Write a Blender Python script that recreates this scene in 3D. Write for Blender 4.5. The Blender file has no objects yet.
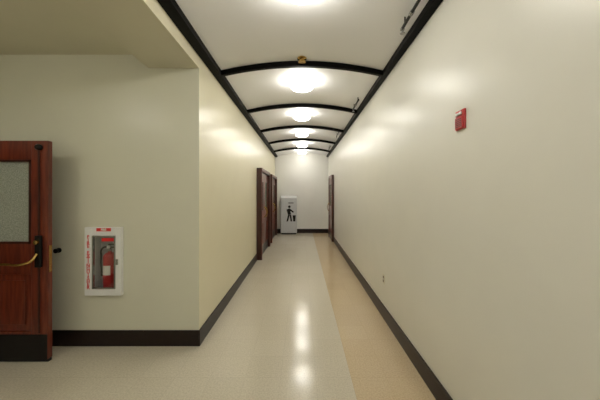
import bpy, bmesh, math
from mathutils import Vector, Matrix
D = bpy.data
scene = bpy.context.scene
COL = scene.collection
try:
    scene.view_settings.view_transform = 'Standard'
    scene.view_settings.look = 'None'
except Exception: pass

# ------------------------------------------------------------ materials
def mat(name, col, rough=0.5, metal=0.0, spec=0.5, noise=0.0, nscale=20, bump=0.0, bscale=200, emit=None, estr=0, coat=0.0, stretch=None, col2=None):
    m = D.materials.new(name); m.use_nodes = True
    nt = m.node_tree; b = nt.nodes['Principled BSDF']
    b.inputs['Base Color'].default_value = (*col, 1)
    b.inputs['Roughness'].default_value = rough
    b.inputs['Metallic'].default_value = metal
    b.inputs['Specular IOR Level'].default_value = spec
    b.inputs['Coat Weight'].default_value = coat
    b.inputs['Coat Roughness'].default_value = 0.15
    tc = nt.nodes.new('ShaderNodeTexCoord')
    src = tc.outputs['Object']
    if stretch:
        mp = nt.nodes.new('ShaderNodeMapping'); mp.inputs['Scale'].default_value = stretch
        nt.links.new(src, mp.inputs['Vector']); src = mp.outputs['Vector']
    if noise or col2:
        n = nt.nodes.new('ShaderNodeTexNoise'); n.inputs['Scale'].default_value = nscale
        n.inputs['Detail'].default_value = 4
        nt.links.new(src, n.inputs['Vector'])
        r = nt.nodes.new('ShaderNodeValToRGB')
        c2 = col2 if col2 else tuple(c*(1-noise) for c in col)
        r.color_ramp.elements[0].color = (*c2, 1); r.color_ramp.elements[0].position = .35
        r.color_ramp.elements[1].color = (*col, 1); r.color_ramp.elements[1].position = .65
        nt.links.new(n.outputs['Fac'], r.inputs['Fac'])
        nt.links.new(r.outputs['Color'], b.inputs['Base Color'])
    if bump:
        n2 = nt.nodes.new('ShaderNodeTexNoise'); n2.inputs['Scale'].default_value = bscale
        nt.links.new(src, n2.inputs['Vector'])
        bp = nt.nodes.new('ShaderNodeBump'); bp.inputs['Strength'].default_value = bump
        bp.inputs['Distance'].default_value = 0.002
        nt.links.new(n2.outputs['Fac'], bp.inputs['Height'])
        nt.links.new(bp.outputs['Normal'], b.inputs['Normal'])
    if emit:
        b.inputs['Emission Color'].default_value = (*emit, 1)
        b.inputs['Emission Strength'].default_value = estr
    return m

M_SAGE = mat('paint_sage_cream', (.70,.69,.56), .30, spec=.5, noise=.02, nscale=3, bump=.08, bscale=90)
M_YEL  = mat('wall_yellow_cream', (.80,.745,.54), .30, spec=.45, noise=.02, nscale=3, bump=.08, bscale=90)  # yellower cream tone for the left corridor wall and beam side
M_RIGHT= mat('wall_pale_cream', (.77,.755,.675), .315, spec=.4, noise=.02, nscale=3, bump=.08, bscale=90)  # paler cream tone for the right and rear walls
M_BACK = mat('paint_back', (.82,.81,.76), .4, noise=.02, nscale=3)
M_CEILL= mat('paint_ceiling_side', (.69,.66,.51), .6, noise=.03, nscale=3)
M_VAULT= mat('vault_white', (.90,.90,.905), .5, noise=.01, nscale=2)
M_BLACK= mat('black_trim_paint', (.002,.002,.002), .5, spec=.08)
M_BASE = mat('baseboard_rubber', (.018,.009,.007), .35, spec=.3, noise=.2, nscale=30)
M_WOOD = mat('mahogany', (.19,.036,.015), .28, col2=(.10,.018,.009), nscale=6, stretch=(6,6,.6), coat=.25)
M_WOODD= mat('mahogany_dark', (.060,.014,.008), .3, col2=(.035,.009,.006), nscale=6, stretch=(6,6,.6), coat=.15)
M_KICK = mat('kick_plate_dark', (.006,.004,.004), .3, spec=.3)
M_BRASS= mat('brass', (.62,.42,.14), .25, metal=1, noise=.1)
M_CHROME=mat('dull_metal', (.45,.45,.45), .25, metal=1, noise=.1)
M_BLKM = mat('black_metal', (.005,.005,.005), .35, spec=.3, noise=.1)
M_GLASSF=mat('wired_frosted_glass', (.42,.44,.37), .18, col2=(.27,.29,.24), nscale=90, bump=.5, bscale=120)
M_WHITE= mat('white_enamel', (.85,.85,.83), .3, noise=.01)
M_CABIN= mat('cabinet_interior', (.62,.62,.60), .5, noise=.03)
M_RED  = mat('fire_red', (.46,.008,.008), .3, noise=.08, coat=.2)
M_REDT = mat('red_lettering', (.70,.02,.02), .5, noise=.02)
M_LABEL= mat('label_paper', (.75,.73,.66), .5, noise=.05)
M_GREYC= mat('cabinet_grey_white', (.63,.64,.64), .35, noise=.03)
M_OUTL = mat('outlet_almond', (.72,.68,.55), .35, noise=.02)
M_DOME = mat('dome_glass_lit', (.9,.9,.88), .3, emit=(1,.97,.895), estr=26)

mg = D.materials.new('clear_pane'); mg.use_nodes = True
nt = mg.node_tree; b = nt.nodes['Principled BSDF']
tr = nt.nodes.new('ShaderNodeBsdfTransparent'); mx = nt.nodes.new('ShaderNodeMixShader')
gl = nt.nodes.new('ShaderNodeBsdfGlossy'); gl.inputs['Roughness'].default_value = .05
mx.inputs[0].default_value = .06
nt.links.new(tr.outputs[0], mx.inputs[1]); nt.links.new(gl.outputs[0], mx.inputs[2])
nt.links.new(mx.outputs[0], nt.nodes['Material Output'].inputs['Surface'])
M_PANE = mg

# floor: square vinyl tiles, tan border strip along the right wall
def floor_mat():
    m = D.materials.new('vct_floor'); m.use_nodes = True
    nt = m.node_tree; L = nt.links.new; b = nt.nodes['Principled BSDF']
    tc = nt.nodes.new('ShaderNodeTexCoord')
    mp = nt.nodes.new('ShaderNodeMapping'); mp.inputs['Location'].default_value = (-.425+.305*10, .1, 0)
    L(tc.outputs['Object'], mp.inputs['Vector'])
    def brick(c1, c2, mo):
        br = nt.nodes.new('ShaderNodeTexBrick'); br.offset = 0
        br.inputs['Scale'].default_value = 1
        br.inputs['Brick Width'].default_value = .305; br.inputs['Row Height'].default_value = .305
        br.inputs['Mortar Size'].default_value = .0016; br.inputs['Mortar Smooth'].default_value = .3
        br.inputs['Color1'].default_value = (*c1,1); br.inputs['Color2'].default_value = (*c2,1)
        br.inputs['Mortar'].default_value = (*mo,1)
        L(mp.outputs['Vector'], br.inputs['Vector']); return br
    b1 = brick((.64,.585,.465), (.62,.565,.445), (.54,.49,.38))
    b2 = brick((.59,.465,.295), (.57,.445,.28), (.50,.39,.235))
    sx = nt.nodes.new('ShaderNodeSeparateXYZ'); L(tc.outputs['Object'], sx.inputs[0])
    gt = nt.nodes.new('ShaderNodeMath'); gt.operation = 'GREATER_THAN'; gt.inputs[1].default_value = .425
    L(sx.outputs['X'], gt.inputs[0])
    mc = nt.nodes.new('ShaderNodeMix'); mc.data_type = 'RGBA'
    L(gt.outputs[0], mc.inputs[0]); L(b1.outputs['Color'], mc.inputs[6]); L(b2.outputs['Color'], mc.inputs[7])
    n = nt.nodes.new('ShaderNodeTexNoise'); n.inputs['Scale'].default_value = 75; n.inputs['Detail'].default_value = 6
    L(tc.outputs['Object'], n.inputs['Vector'])
    r = nt.nodes.new('ShaderNodeValToRGB')
    r.color_ramp.elements[0].position = .36; r.color_ramp.elements[0].color = (.87,.86,.84,1)
    r.color_ramp.elements[1].position = .60; r.color_ramp.elements[1].color = (1.03,1.03,1.03,1)
    L(n.outputs['Fac'], r.inputs['Fac'])
    mu = nt.nodes.new('ShaderNodeMix'); mu.data_type = 'RGBA'; mu.blend_type = 'MULTIPLY'; mu.inputs[0].default_value = 1
    L(mc.outputs[2], mu.inputs[6]); L(r.outputs['Color'], mu.inputs[7])
    L(mu.outputs[2], b.inputs['Base Color'])
    b.inputs['Roughness'].default_value = .155
    n2 = nt.nodes.new('ShaderNodeTexNoise'); n2.inputs['Scale'].default_value = 9
    L(tc.outputs['Object'], n2.inputs['Vector'])
    bp = nt.nodes.new('ShaderNodeBump'); bp.inputs['Strength'].default_value = .12; bp.inputs['Distance'].default_value = .004
    L(n2.outputs['Fac'], bp.inputs['Height']); L(bp.outputs['Normal'], b.inputs['Normal'])
    return m
M_FLOOR = floor_mat()

# ------------------------------------------------------------ mesh helpers
def link(o, parent=None):
    COL.objects.link(o)
    if parent: o.parent = parent
    return o
def empty(name, loc=(0,0,0)):
    e = D.objects.new(name, None); e.empty_display_size = .1; COL.objects.link(e); e.location = loc
    return e
def finish(name, bm, m, parent=None, smooth=False, bevel=0):
    me = D.meshes.new(name); bm.normal_update(); bm.to_mesh(me); bm.free()
    for mm in (m if isinstance(m,(list,tuple)) else [m]): me.materials.append(mm)
    if smooth:
        for p in me.polygons: p.use_smooth = True
    o = D.objects.new(name, me); link(o, parent)
    if bevel:
        md = o.modifiers.new('bevel','BEVEL'); md.width = bevel; md.segments = 2; md.limit_method='ANGLE'
    return o
def addbox(bm, x0,x1,y0,y1,z0,z1, mi=0):
    vs = [bm.verts.new(p) for p in [(x0,y0,z0),(x1,y0,z0),(x1,y1,z0),(x0,y1,z0),(x0,y0,z1),(x1,y0,z1),(x1,y1,z1),(x0,y1,z1)]]
    fs = []
    for f in [(0,3,2,1),(4,5,6,7),(0,1,5,4),(1,2,6,5),(2,3,7,6),(3,0,4,7)]:
        fc = bm.faces.new([vs[i] for i in f]); fc.material_index = mi; fs.append(fc)
    return fs   # bottom, top, -y, +x, +y, -x
def boxes(name, lst, m, parent=None, bevel=0):
    bm = bmesh.new()
    for b_ in lst: addbox(bm, *b_)
    return finish(name, bm, m, parent, bevel=bevel)
def lathe(name, prof, m, parent=None, loc=(0,0,0), n=40, rot=None):
    bm = bmesh.new(); rings=[]
    for r,z in prof:
        if r < 1e-5: rings.append([bm.verts.new((0,0,z))])
        else: rings.append([bm.verts.new((r*math.cos(2*math.pi*i/n), r*math.sin(2*math.pi*i/n), z)) for i in range(n)])
    for a,b_ in zip(rings, rings[1:]):
        for i in range(n):
            j=(i+1)%n
            if len(a)==1 and len(b_)==1: continue
            if len(a)==1: bm.faces.new([a[0], b_[j], b_[i]])
            elif len(b_)==1: bm.faces.new([a[i], a[j], b_[0]])
            else: bm.faces.new([a[i],a[j],b_[j],b_[i]])
    bmesh.ops.recalc_face_normals(bm, faces=bm.faces)
    M = Matrix.Translation(loc)
    if rot: M = M @ Matrix.Rotation(rot[1], 4, rot[0])
    bm.transform(M)
    o = finish(name, bm, m, parent, smooth=True)
    md = o.modifiers.new('es','EDGE_SPLIT'); md.split_angle = math.radians(40)
    return o
def tube(name, pts, r, m, parent=None):
    cu = D.curves.new(name,'CURVE'); cu.dimensions='3D'; cu.bevel_depth=r; cu.bevel_resolution=4; cu.use_fill_caps=True
    s = cu.splines.new('BEZIER'); s.bezier_points.add(len(pts)-1)
    for p,c in zip(s.bezier_points, pts):
        p.co = c; p.handle_left_type = p.handle_right_type = 'AUTO'
    cu.materials.append(m)
    return link(D.objects.new(name, cu), parent)
def poly(bm, pts, mi=0):
    f = bm.faces.new([bm.verts.new(p) for p in pts]); f.material_index = mi; return f

# ------------------------------------------------------------ key dims
W=1.05; WL=1.08; YB=10.8; YC=2.83; YR=-4.0; XL=-3.37; H=3.35; ZCL=3.05; ZS=2.91

boxes('floor', [(-5,1.25,YR-.2,YB+.2,-.12,0)], M_FLOOR)
boxes('wall_right', [(W,W+.2,YR,YB,0,H)], M_RIGHT)
boxes('wall_back', [(-WL-.2,W+.2,YB,YB+.2,0,H)], M_BACK)
boxes('wall_rear', [(-5,W+.2,YR-.2,YR,0,H)], M_RIGHT)
# corridor left wall
boxes('wall_left', [(-WL-.2,-WL,YC+.2,YB,0,H)], M_YEL)
# side-room front wall with recess for the extinguisher cabinet
cx0,cx1,cz0,cz1 = -2.215,-1.925,.585,1.20
bm = bmesh.new()
addbox(bm,-5,cx0,YC,YC+.2,0,H)
f = addbox(bm,cx1,-WL,YC,YC+.2,0,H); f[3].material_index=1
addbox(bm,cx0,cx1,YC,YC+.2,0,cz0); addbox(bm,cx0,cx1,YC,YC+.2,cz1,H); addbox(bm,cx0,cx1,YC+.15,YC+.2,cz0,cz1)
finish('wall_front', bm, [M_SAGE, M_YEL])
# soffit beam between side room and corridor
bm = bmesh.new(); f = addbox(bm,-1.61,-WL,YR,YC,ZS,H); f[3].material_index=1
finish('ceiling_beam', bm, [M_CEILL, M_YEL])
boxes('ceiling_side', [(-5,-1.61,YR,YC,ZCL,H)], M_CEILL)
# west wall with doorway
DY0,DY1=1.62,2.58
boxes('wall_west', [(XL-.15,XL,YR,DY0,0,ZCL),(XL-.15,XL,DY1,YC,0,ZCL),(XL-.15,XL,DY0,DY1,2.13,ZCL)], M_SAGE)
boxes('wall_outer', [(-5.1,-5,YR,YC,0,H)], M_SAGE)
boxes('trim_doorway', [(XL-.17,XL+.02,DY0-.07,DY0,0,2.13),(XL-.17,XL+.02,DY0-.07,DY1,2.13,2.2)], M_WOODD)

# vaulted corridor ceiling
def arc_z(x, z_end, z_ap): return z_ap-(z_ap-z_end)*(x/.98)**2
bm = bmesh.new(); n=32; lo=[];hi=[]
for i in range(n+1):
    x=-WL+(WL+W)*i/n; z=arc_z(x,3.09,3.205)
    lo.append((bm.verts.new((x,YR,z)),bm.verts.new((x,YB,z)))); hi.append((bm.verts.new((x,YR,H)),bm.verts.new((x,YB,H))))
for i in range(n):
    bm.faces.new([lo[i][0],lo[i][1],lo[i+1][1],lo[i+1][0]])
    bm.faces.new([hi[i][0],hi[i+1][0],hi[i+1][1],hi[i][1]])
bmesh.ops.recalc_face_normals(bm, faces=bm.faces)
finish('ceiling', bm, M_VAULT, smooth=True)
# black rails
boxes('trim_1', [(-WL,-.98,YR,YB,3.03,3.11)], M_BLACK, bevel=.004)
boxes('trim_2', [(.98,W,YR,YB,3.03,3.11)], M_BLACK, bevel=.004)
# arched ribs
k=3
for yr in [-3.1,-1.5,.1,1.7,3.3,4.85,6.4,7.95,9.5]:
    bm=bmesh.new(); prev=None; n=28
    for i in range(n+1):
        x=-.98+1.96*i/n; zb=arc_z(x,3.03,3.142); zt=arc_z(x,3.088,3.203)
        ring=[bm.verts.new(p) for p in [(x,yr-.025,zb),(x,yr+.025,zb),(x,yr+.025,zt),(x,yr-.025,zt)]]
        if prev:
            for a in range(4):
                c=(a+1)%4; bm.faces.new([prev[a],prev[c],ring[c],ring[a]])
        prev=ring
    bmesh.ops.recalc_face_normals(bm, faces=bm.faces)
    finish('trim_%d'%k, bm, M_BLACK); k+=1

# baseboards
BH=.165
boxes('baseboard_right',[(W-.014,W,YR,8.85,0,BH),(W-.014,W,9.9,YB,0,BH)],M_BASE,bevel=.003)
boxes('baseboard_left',[(-WL,-WL+.014,YC-.014,6.42,0,BH),(-WL,-WL+.014,8.12,8.62,0,BH),(-WL,-WL+.014,10.32,YB,0,BH)],M_BASE,bevel=.003)
boxes('baseboard_back',[(-WL+.014,W-.014,YB-.014,YB,0,BH)],M_BASE,bevel=.003)
boxes('baseboard_front',[(XL,-WL,YC-.014,YC,0,BH)],M_BASE,bevel=.003)
boxes('baseboard_west',[(XL,XL+.014,YR,DY0-.08,0,BH)],M_BASE,bevel=.003)

# ------------------------------------------------------------ dome lights
def dome(x,y,z):
    e = empty('ceiling_dome_light',(x,y,z))
    lathe('canopy',[(0,0),(.085,0),(.085,-.012),(.075,-.03),(.075,-.04),(0,-.04)],M_WHITE,e)
    pr=[(.07,-.033)]
    for i in range(15):
        a=math.radians(65-155*i/14); pr.append((.165*math.cos(a), -.092+.058*math.sin(a)))
    lathe('glass_globe',pr,M_DOME,e)
    lathe('finial',[(.012,-.148),(.012,-.154),(.008,-.162),(0,-.164)],M_BRASS,e,n=16)
for y in [-2.8,-1.2,.4,1.98,3.83,5.4,7.0,8.6,10.1]:
    dome(0,y,3.203)
for (x,y) in [(-2.85,.75),(-2.4,-1.6)]:  # second dome, out of view, is added to brighten the side room
    dome(x,y,ZCL)

# ------------------------------------------------------------ sprinkler bits, brass fitting
def sprinkler(y):
    e = empty('sprinkler_pipe',(0,0,0)); X=.885
    tube('pipe',[(X,y-.42,3.06),(X,y-.2,3.055),(X,y,3.05)],.013,M_BLKM,e)
    tube('bracket_1',[(X,y-.38,3.06),(X,y-.38,3.125)],.007,M_BLKM,e)
    tube('bracket_2',[(X,y-.06,3.06),(X,y-.06,3.125)],.007,M_BLKM,e)
    lathe('head',[(0,0),(.018,0),(.018,-.015),(.008,-.02),(.008,-.04),(.022,-.042),(.022,-.046),(0,-.046)],M_CHROME,e,loc=(X,y,3.05),n=20)
    lathe('collar',[(0,-.02),(.018,-.02),(.018,.02),(0,.02)],M_CHROME,e,loc=(X,y-.2,3.055),n=20,rot=('X',math.pi/2))
for y in [2.38,4.65,6.9,8.9]: sprinkler(y)
e = empty('brass_fitting')  # small brass fitting at the vault crown, just before a rib
lathe('body',[(0,0),(.055,0),(.057,-.01),(.03,-.02),(.022,-.035),(.045,-.04),(.045,-.048),(0,-.052)],M_BRASS,e,loc=(0,3.21,3.203),n=24)

# ------------------------------------------------------------ generic leaf (local: x width, y thickness facing -y, z)
def leaf(name, parent, w, h, M, th=.045, winz=(1.12,1.9)):
    def add(nm, lst, m, bev=.004):
        bm=bmesh.new()
        for b_ in lst: addbox(bm,*b_)
        bm.transform(M)
        bmesh.ops.recalc_face_normals(bm, faces=bm.faces)
        return finish(nm,bm,m,parent,bevel=bev)
    st=.16 if w>.7 else .13
    z0,z1=winz
    add(name+'_frame',[(0,st,0,th,0,h),(w-st,w,0,th,0,h),(st,w-st,0,th,z1,h),(st,w-st,0,th,.80,z0),(st,w-st,0,th,0,.26)],M_WOOD)
    add(name+'_glass_bead',[(st,st+.02,-.004,.02,z0,z1),(w-st-.02,w-st,-.004,.02,z0,z1),(st,w-st,-.004,.02,z0,z0+.02),(st,w-st,-.004,.02,z1-.02,z1)],M_WOODD,.002)
    add(name+'_glass',[(st,w-st,.018,.028,z0,z1)],M_GLASSF,0)
    add(name+'_panel',[(st,w-st,.016,.03,.26,.80),(st+.06,w-st-.06,.006,.018,.32,.74)],M_WOOD,.005)
    add(name+'_kick_plate',[(.004,w-.004,-.004,0,.004,.235)],M_KICK,.001)
    return add

# door_1 : opened leaf in the side room (faces camera)
d1=empty('door_1'); YD=2.55
x0,x1=XL+.03,-2.40
Mx=Matrix.Translation((x0,YD,.03))
add=leaf('leaf',d1,x1-x0,2.065,Mx,th=.048,winz=(1.09,1.885))
w=x1-x0
tube('push_bar',[Vector((x0+.10,YD-.07,.945)),Vector((x0+.35,YD-.08,.945)),Vector((x0+.62,YD-.08,.945)),Vector((x1-.15,YD-.078,.948)),Vector((x1-.095,YD-.06,.975)),Vector((x1-.078,YD-.025,1.03))],.012,M_BRASS,d1)
boxes('bar_mount',[(x1-.105,x1-.045,YD-.028,YD,.90,1.20),(x0+.05,x0+.13,YD-.07,YD,.88,1.0)],M_BLKM,d1,bevel=.008)
lathe('cylinder_lock',[(0,0),(.02,0),(.02,.02),(0,.025)],M_BRASS,d1,loc=(x1-.075,YD-.028,1.14),n=24,rot=('X',math.pi/2))
boxes('latch_rod',[(x1-.085,x1-.07,YD-.014,YD,1.2,2.0),(x1-.085,x1-.07,YD-.014,YD,.28,.9)],M_WOODD,d1,bevel=.002)
lathe('top_latch',[(0,0),(.03,0),(.03,.02),(.018,.035),(0,.036)],M_BLKM,d1,loc=(x1-.077,YD,2.03),n=24,rot=('X',math.pi/2))
boxes('edge_plate',[(x1,x1+.002,YD+.01,YD+.038,.85,1.1)],M_BRASS,d1)
boxes('hinges',[(x0-.03,x0,YD+.01,YD+.03,z,z+.1) for z in (.2,1.0,1.8)],M_BRASS,d1)
boxes('weather_sweep',[(x0,x1,YD+.005,YD+.04,.004,.03)],M_BLKM,d1)

e=empty('door_stop')
lathe('plate',[(0,0),(.026,0),(.026,.008),(.014,.012),(.012,.03),(.022,.033),(.024,.045),(.015,.05),(0,.051)],M_BLKM,e,loc=(-2.545,YC,1.0),n=24,rot=('X',math.pi/2))

# corridor doors
def portal(name,y0,y1,side=-1,proj=.12,top=2.2,n=2):
    e=empty(name)
    WW = W if side>0 else WL
    xa=side*WW; xb=side*(WW-proj)
    a,b_=sorted((xa,xb))
    boxes('casing',[(a,b_,y0,y0+.07,0,top),(a,b_,y1-.07,y1,0,top),(a,b_,y0+.07,y1-.07,top-.08,top)],M_WOODD,e,bevel=.006)
    xo=side*(WW-proj-.01); a2,b2=sorted((xb,xo))
    boxes('casing_moulding',[(a2,b2,y0,y0+.055,0,top),(a2,b2,y1-.055,y1,0,top),(a2,b2,y0+.055,y1-.055,top-.06,top)],M_WOOD,e,bevel=.004)
    tot=(y1-y0-.14-.006*(n-1)); lw=tot/n
    for i in range(n):
        ys=y0+.07+i*(lw+.006)
        xf=side*(WW-.06)
        if side<0:
            M=Matrix(((0,-1,0,xf),(1,0,0,ys),(0,0,1,.008),(0,0,0,1)))
        else:
            M=Matrix(((0,1,0,xf),(1,0,0,ys),(0,0,1,.008),(0,0,0,1)))
        leaf('leaf_%d'%(i+1),e,lw,top-.09,M,th=.045)
        hy = ys+lw-.06 if i==0 else ys+.06
        xx=side*(WW-.06-.045)
        tube('pull_%d'%(i+1),[(xf,hy,.95),(xx,hy,.98),(xx,hy,1.2),(xf,hy,1.23)],.009,M_BRASS,e)
    return e
portal('door_2',6.42,8.12)
portal('door_3',8.62,10.32)
portal('door_4',8.85,9.9,side=1,proj=.07,n=1)

# ------------------------------------------------------------ extinguisher cabinet
c=empty('fire_extinguisher_cabinet')
fx0,fx1,fz0,fz1=-2.245,-1.87,.54,1.245; ox0,ox1,oz0,oz1=-2.165,-1.925,.61,1.16
Yf=YC-.045
boxes('frame',[(fx0,ox0,Yf,YC,fz0,fz1),(ox1,fx1,Yf,YC,fz0,fz1),(ox0,ox1,Yf,YC,fz0,oz0),(ox0,ox1,Yf,YC,oz1,fz1)],M_WHITE,c,bevel=.004)
g=.014
boxes('inner_bead',[(ox0,ox0+g,Yf-.006,Yf+.02,oz0,oz1),(ox1-g,ox1,Yf-.006,Yf+.02,oz0,oz1),(ox0+g,ox1-g,Yf-.006,Yf+.02,oz0,oz0+g),(ox0+g,ox1-g,Yf-.006,Yf+.02,oz1-g,oz1)],M_CHROME,c,bevel=.002)
boxes('tub',[(cx0+.001,cx0+.006,YC,YC+.148,cz0+.001,cz1-.001),(cx1-.006,cx1-.001,YC,YC+.148,cz0+.001,cz1-.001),(cx0+.006,cx1-.006,YC,YC+.148,cz0+.001,cz0+.006),(cx0+.006,cx1-.006,YC,YC+.148,cz1-.006,cz1-.001),(cx0+.006,cx1-.006,YC+.143,YC+.148,cz0+.006,cz1-.006)],M_CABIN,c)
boxes('pane',[(ox0+g,ox1-g,Yf+.006,Yf+.009,oz0+g,oz1-g)],M_PANE,c)
boxes('latch',[(ox1+.012,ox1+.03,Yf-.014,Yf,.86,.92)],M_CHROME,c,bevel=.003)
boxes('top_label',[(-2.12,-1.97,Yf-.002,Yf,1.205,1.238)],M_REDT,c)
boxes('alarm_label',[(-2.07,-1.94,Yf+.003,Yf+.005,1.10,1.135)],M_REDT,c)
def text(nm,s,size,loc,m,parent,rot=(math.pi/2,0,0),line=1.0):
    cu=D.curves.new(nm,'FONT'); cu.body=s; cu.size=size; cu.align_x='CENTER'; cu.align_y='CENTER'; cu.extrude=.0006; cu.space_line=line
    cu.offset=.0015
    cu.materials.append(m); o=D.objects.new(nm,cu); o.location=loc; o.rotation_euler=rot; return link(o,parent)
text('lettering','\n'.join('FIRE')+'\n\n'+'\n'.join('EXTINGUISHER'),.048,(-2.205,Yf-.001,.885),M_REDT,c,line=.68)
text('label_text','FIRE',.03,(-2.045,Yf-.003,1.221),M_LABEL,c)

x=empty('fire_extinguisher')
ex,ey,ez=-2.065,YC+.07,cz0+.008
pr=[(0,0),(.054,0),(.060,.008),(.060,.32)]
for i in range(1,9):
    a=math.pi/2*i/8; pr.append((.018+.042*math.cos(a), .32+.05*math.sin(a)))
pr+=[(.018,.39),(0,.39)]
lathe('cylinder',pr,M_RED,x,loc=(ex,ey,ez))
lathe('valve',[(0,.385),(.02,.385),(.02,.41),(.014,.415),(.014,.45),(0,.452)],M_CHROME,x,loc=(ex,ey,ez),n=20)
boxes('lever',[(ex-.012,ex+.075,ey-.01,ey+.01,ez+.452,ez+.462),(ex-.01,ex+.07,ey-.01,ey+.01,ez+.42,ez+.43)],M_BLKM,x,bevel=.003)
lathe('gauge',[(0,0),(.016,0),(.016,.012),(0,.013)],M_WHITE,x,loc=(ex,ey-.014,ez+.43),n=20,rot=('X',math.pi/2))
tube('hose',[(ex-.015,ey,ez+.43),(ex-.06,ey-.02,ez+.42),(ex-.077,ey-.02,ez+.33),(ex-.072,ey-.02,ez+.18),(ex-.07,ey-.02,ez+.12)],.009,M_BLKM,x)
bm=bmesh.new(); pv=None
for i in range(15):
    a=math.radians(-150+100*i/14); p=[(ex+.0608*math.cos(a),ey+.0608*math.sin(a),ez+zz) for zz in (.14,.24)]
    v=[bm.verts.new(q) for q in p]
    if pv: bm.faces.new([pv[0],v[0],v[1],pv[1]])
    pv=v
finish('label',bm,M_LABEL,x,smooth=True)

# ------------------------------------------------------------ fire alarm on right wall
a=empty('fire_alarm_strobe')
ya,za=1.775,2.08
boxes('backplate',[(W-.014,W,ya-.050,ya+.050,za-.064,za+.064)],M_RED,a,bevel=.004)
boxes('raised_body',[(W-.022,W-.014,ya-.043,ya+.043,za-.058,za+.02)],M_RED,a,bevel=.004)
boxes('strobe_lens',[(W-.026,W-.014,ya-.03,ya+.03,za+.030,za+.048)],M_WHITE,a,bevel=.004)
boxes('grille',[(W-.0235,W-.022,ya-.034,ya+.034,za-.048+.012*i,za-.043+.012*i) for i in range(5)],M_BASE,a)

# outlet
o=empty('wall_outlet'); yo,zo=3.46,.50
boxes('cover',[(W-.007,W,yo-.036,yo+.036,zo-.058,zo+.058)],M_OUTL,o,bevel=.002)
boxes('sockets',[(W-.0095,W-.007,yo-.017,yo+.017,zo+s-.015,zo+s+.015) for s in (-.024,.024)],M_WOODD,o,bevel=.003)
boxes('screw',[(W-.009,W-.007,yo-.003,yo+.003,zo-.003,zo+.003)],M_CHROME,o)

# ------------------------------------------------------------ cabinet at corridor end
k=empty('recycling_cabinet')
kx0,kx1,ky0,ky1=-.83,-.20,10.44,10.785
bm=bmesh.new()
v=[bm.verts.new(p) for p in [(kx0,ky0,.05),(kx1,ky0,.05),(kx1,ky1,.05),(kx0,ky1,.05),(kx0,ky0,1.40),(kx1,ky0,1.40),(kx1,ky1,1.50),(kx0,ky1,1.50)]]
for f_ in [(0,3,2,1),(4,5,6,7),(0,1,5,4),(1,2,6,5),(2,3,7,6),(3,0,4,7)]: bm.faces.new([v[i] for i in f_])
finish('body',bm,M_GREYC,k,bevel=.015)
boxes('plinth',[(kx0+.03,kx1-.03,ky0+.03,ky1,0,.05)],M_BLKM,k)
boxes('door_panel',[(kx0+.03,-.66,ky0-.012,ky0,.10,1.34),(-.65,kx1-.03,ky0-.012,ky0,.10,1.34)],M_GREYC,k,bevel=.004)
boxes('slot',[(-.53,-.33,ky0-.016,ky0-.012,1.20,1.23)],M_BLKM,k)
bm=bmesh.new(); yy=ky0-.014
def quad(pts): poly(bm,[(px,yy,pz) for px,pz in pts])
cxg,czg=-.45,.80
quad([(cxg+.05*math.cos(t)-.04,czg+.27+.05*math.sin(t)) for t in [2*math.pi*i/16 for i in range(16)]])
quad([(cxg-.15,czg+.16),(cxg-.03,czg+.21),(cxg+.03,czg-.02),(cxg-.09,czg-.04)])
quad([(cxg-.02,czg+.20),(cxg+.14,czg+.08),(cxg+.11,czg+.03),(cxg-.02,czg+.12)])
quad([(cxg-.09,czg-.04),(cxg-.02,czg-.03),(cxg-.09,czg-.30),(cxg-.15,czg-.30)])
quad([(cxg-.03,czg-.04),(cxg+.03,czg-.03),(cxg+.07,czg-.30),(cxg+.01,czg-.30)])
quad([(cxg+.09,czg-.06),(cxg+.21,czg-.06),(cxg+.19,czg-.30),(cxg+.11,czg-.30)])
finish('graphic',bm,M_BLKM,k)

# ------------------------------------------------------------ world, camera
wd=D.worlds.new('world'); scene.world=wd; wd.use_nodes=True
wd.node_tree.nodes['Background'].inputs[0].default_value=(.9,.9,.85,1)
wd.node_tree.nodes['Background'].inputs[1].default_value=.3
cam=D.cameras.new('camera'); co=D.objects.new('camera',cam); COL.objects.link(co)
co.location=(0,0,1.6); co.rotation_euler=(math.pi/2,0,0)
cam.sensor_width=36; cam.lens=16.2; cam.shift_x=-2/600; cam.shift_y=-7/600
cam.clip_start=.05
scene.camera=co
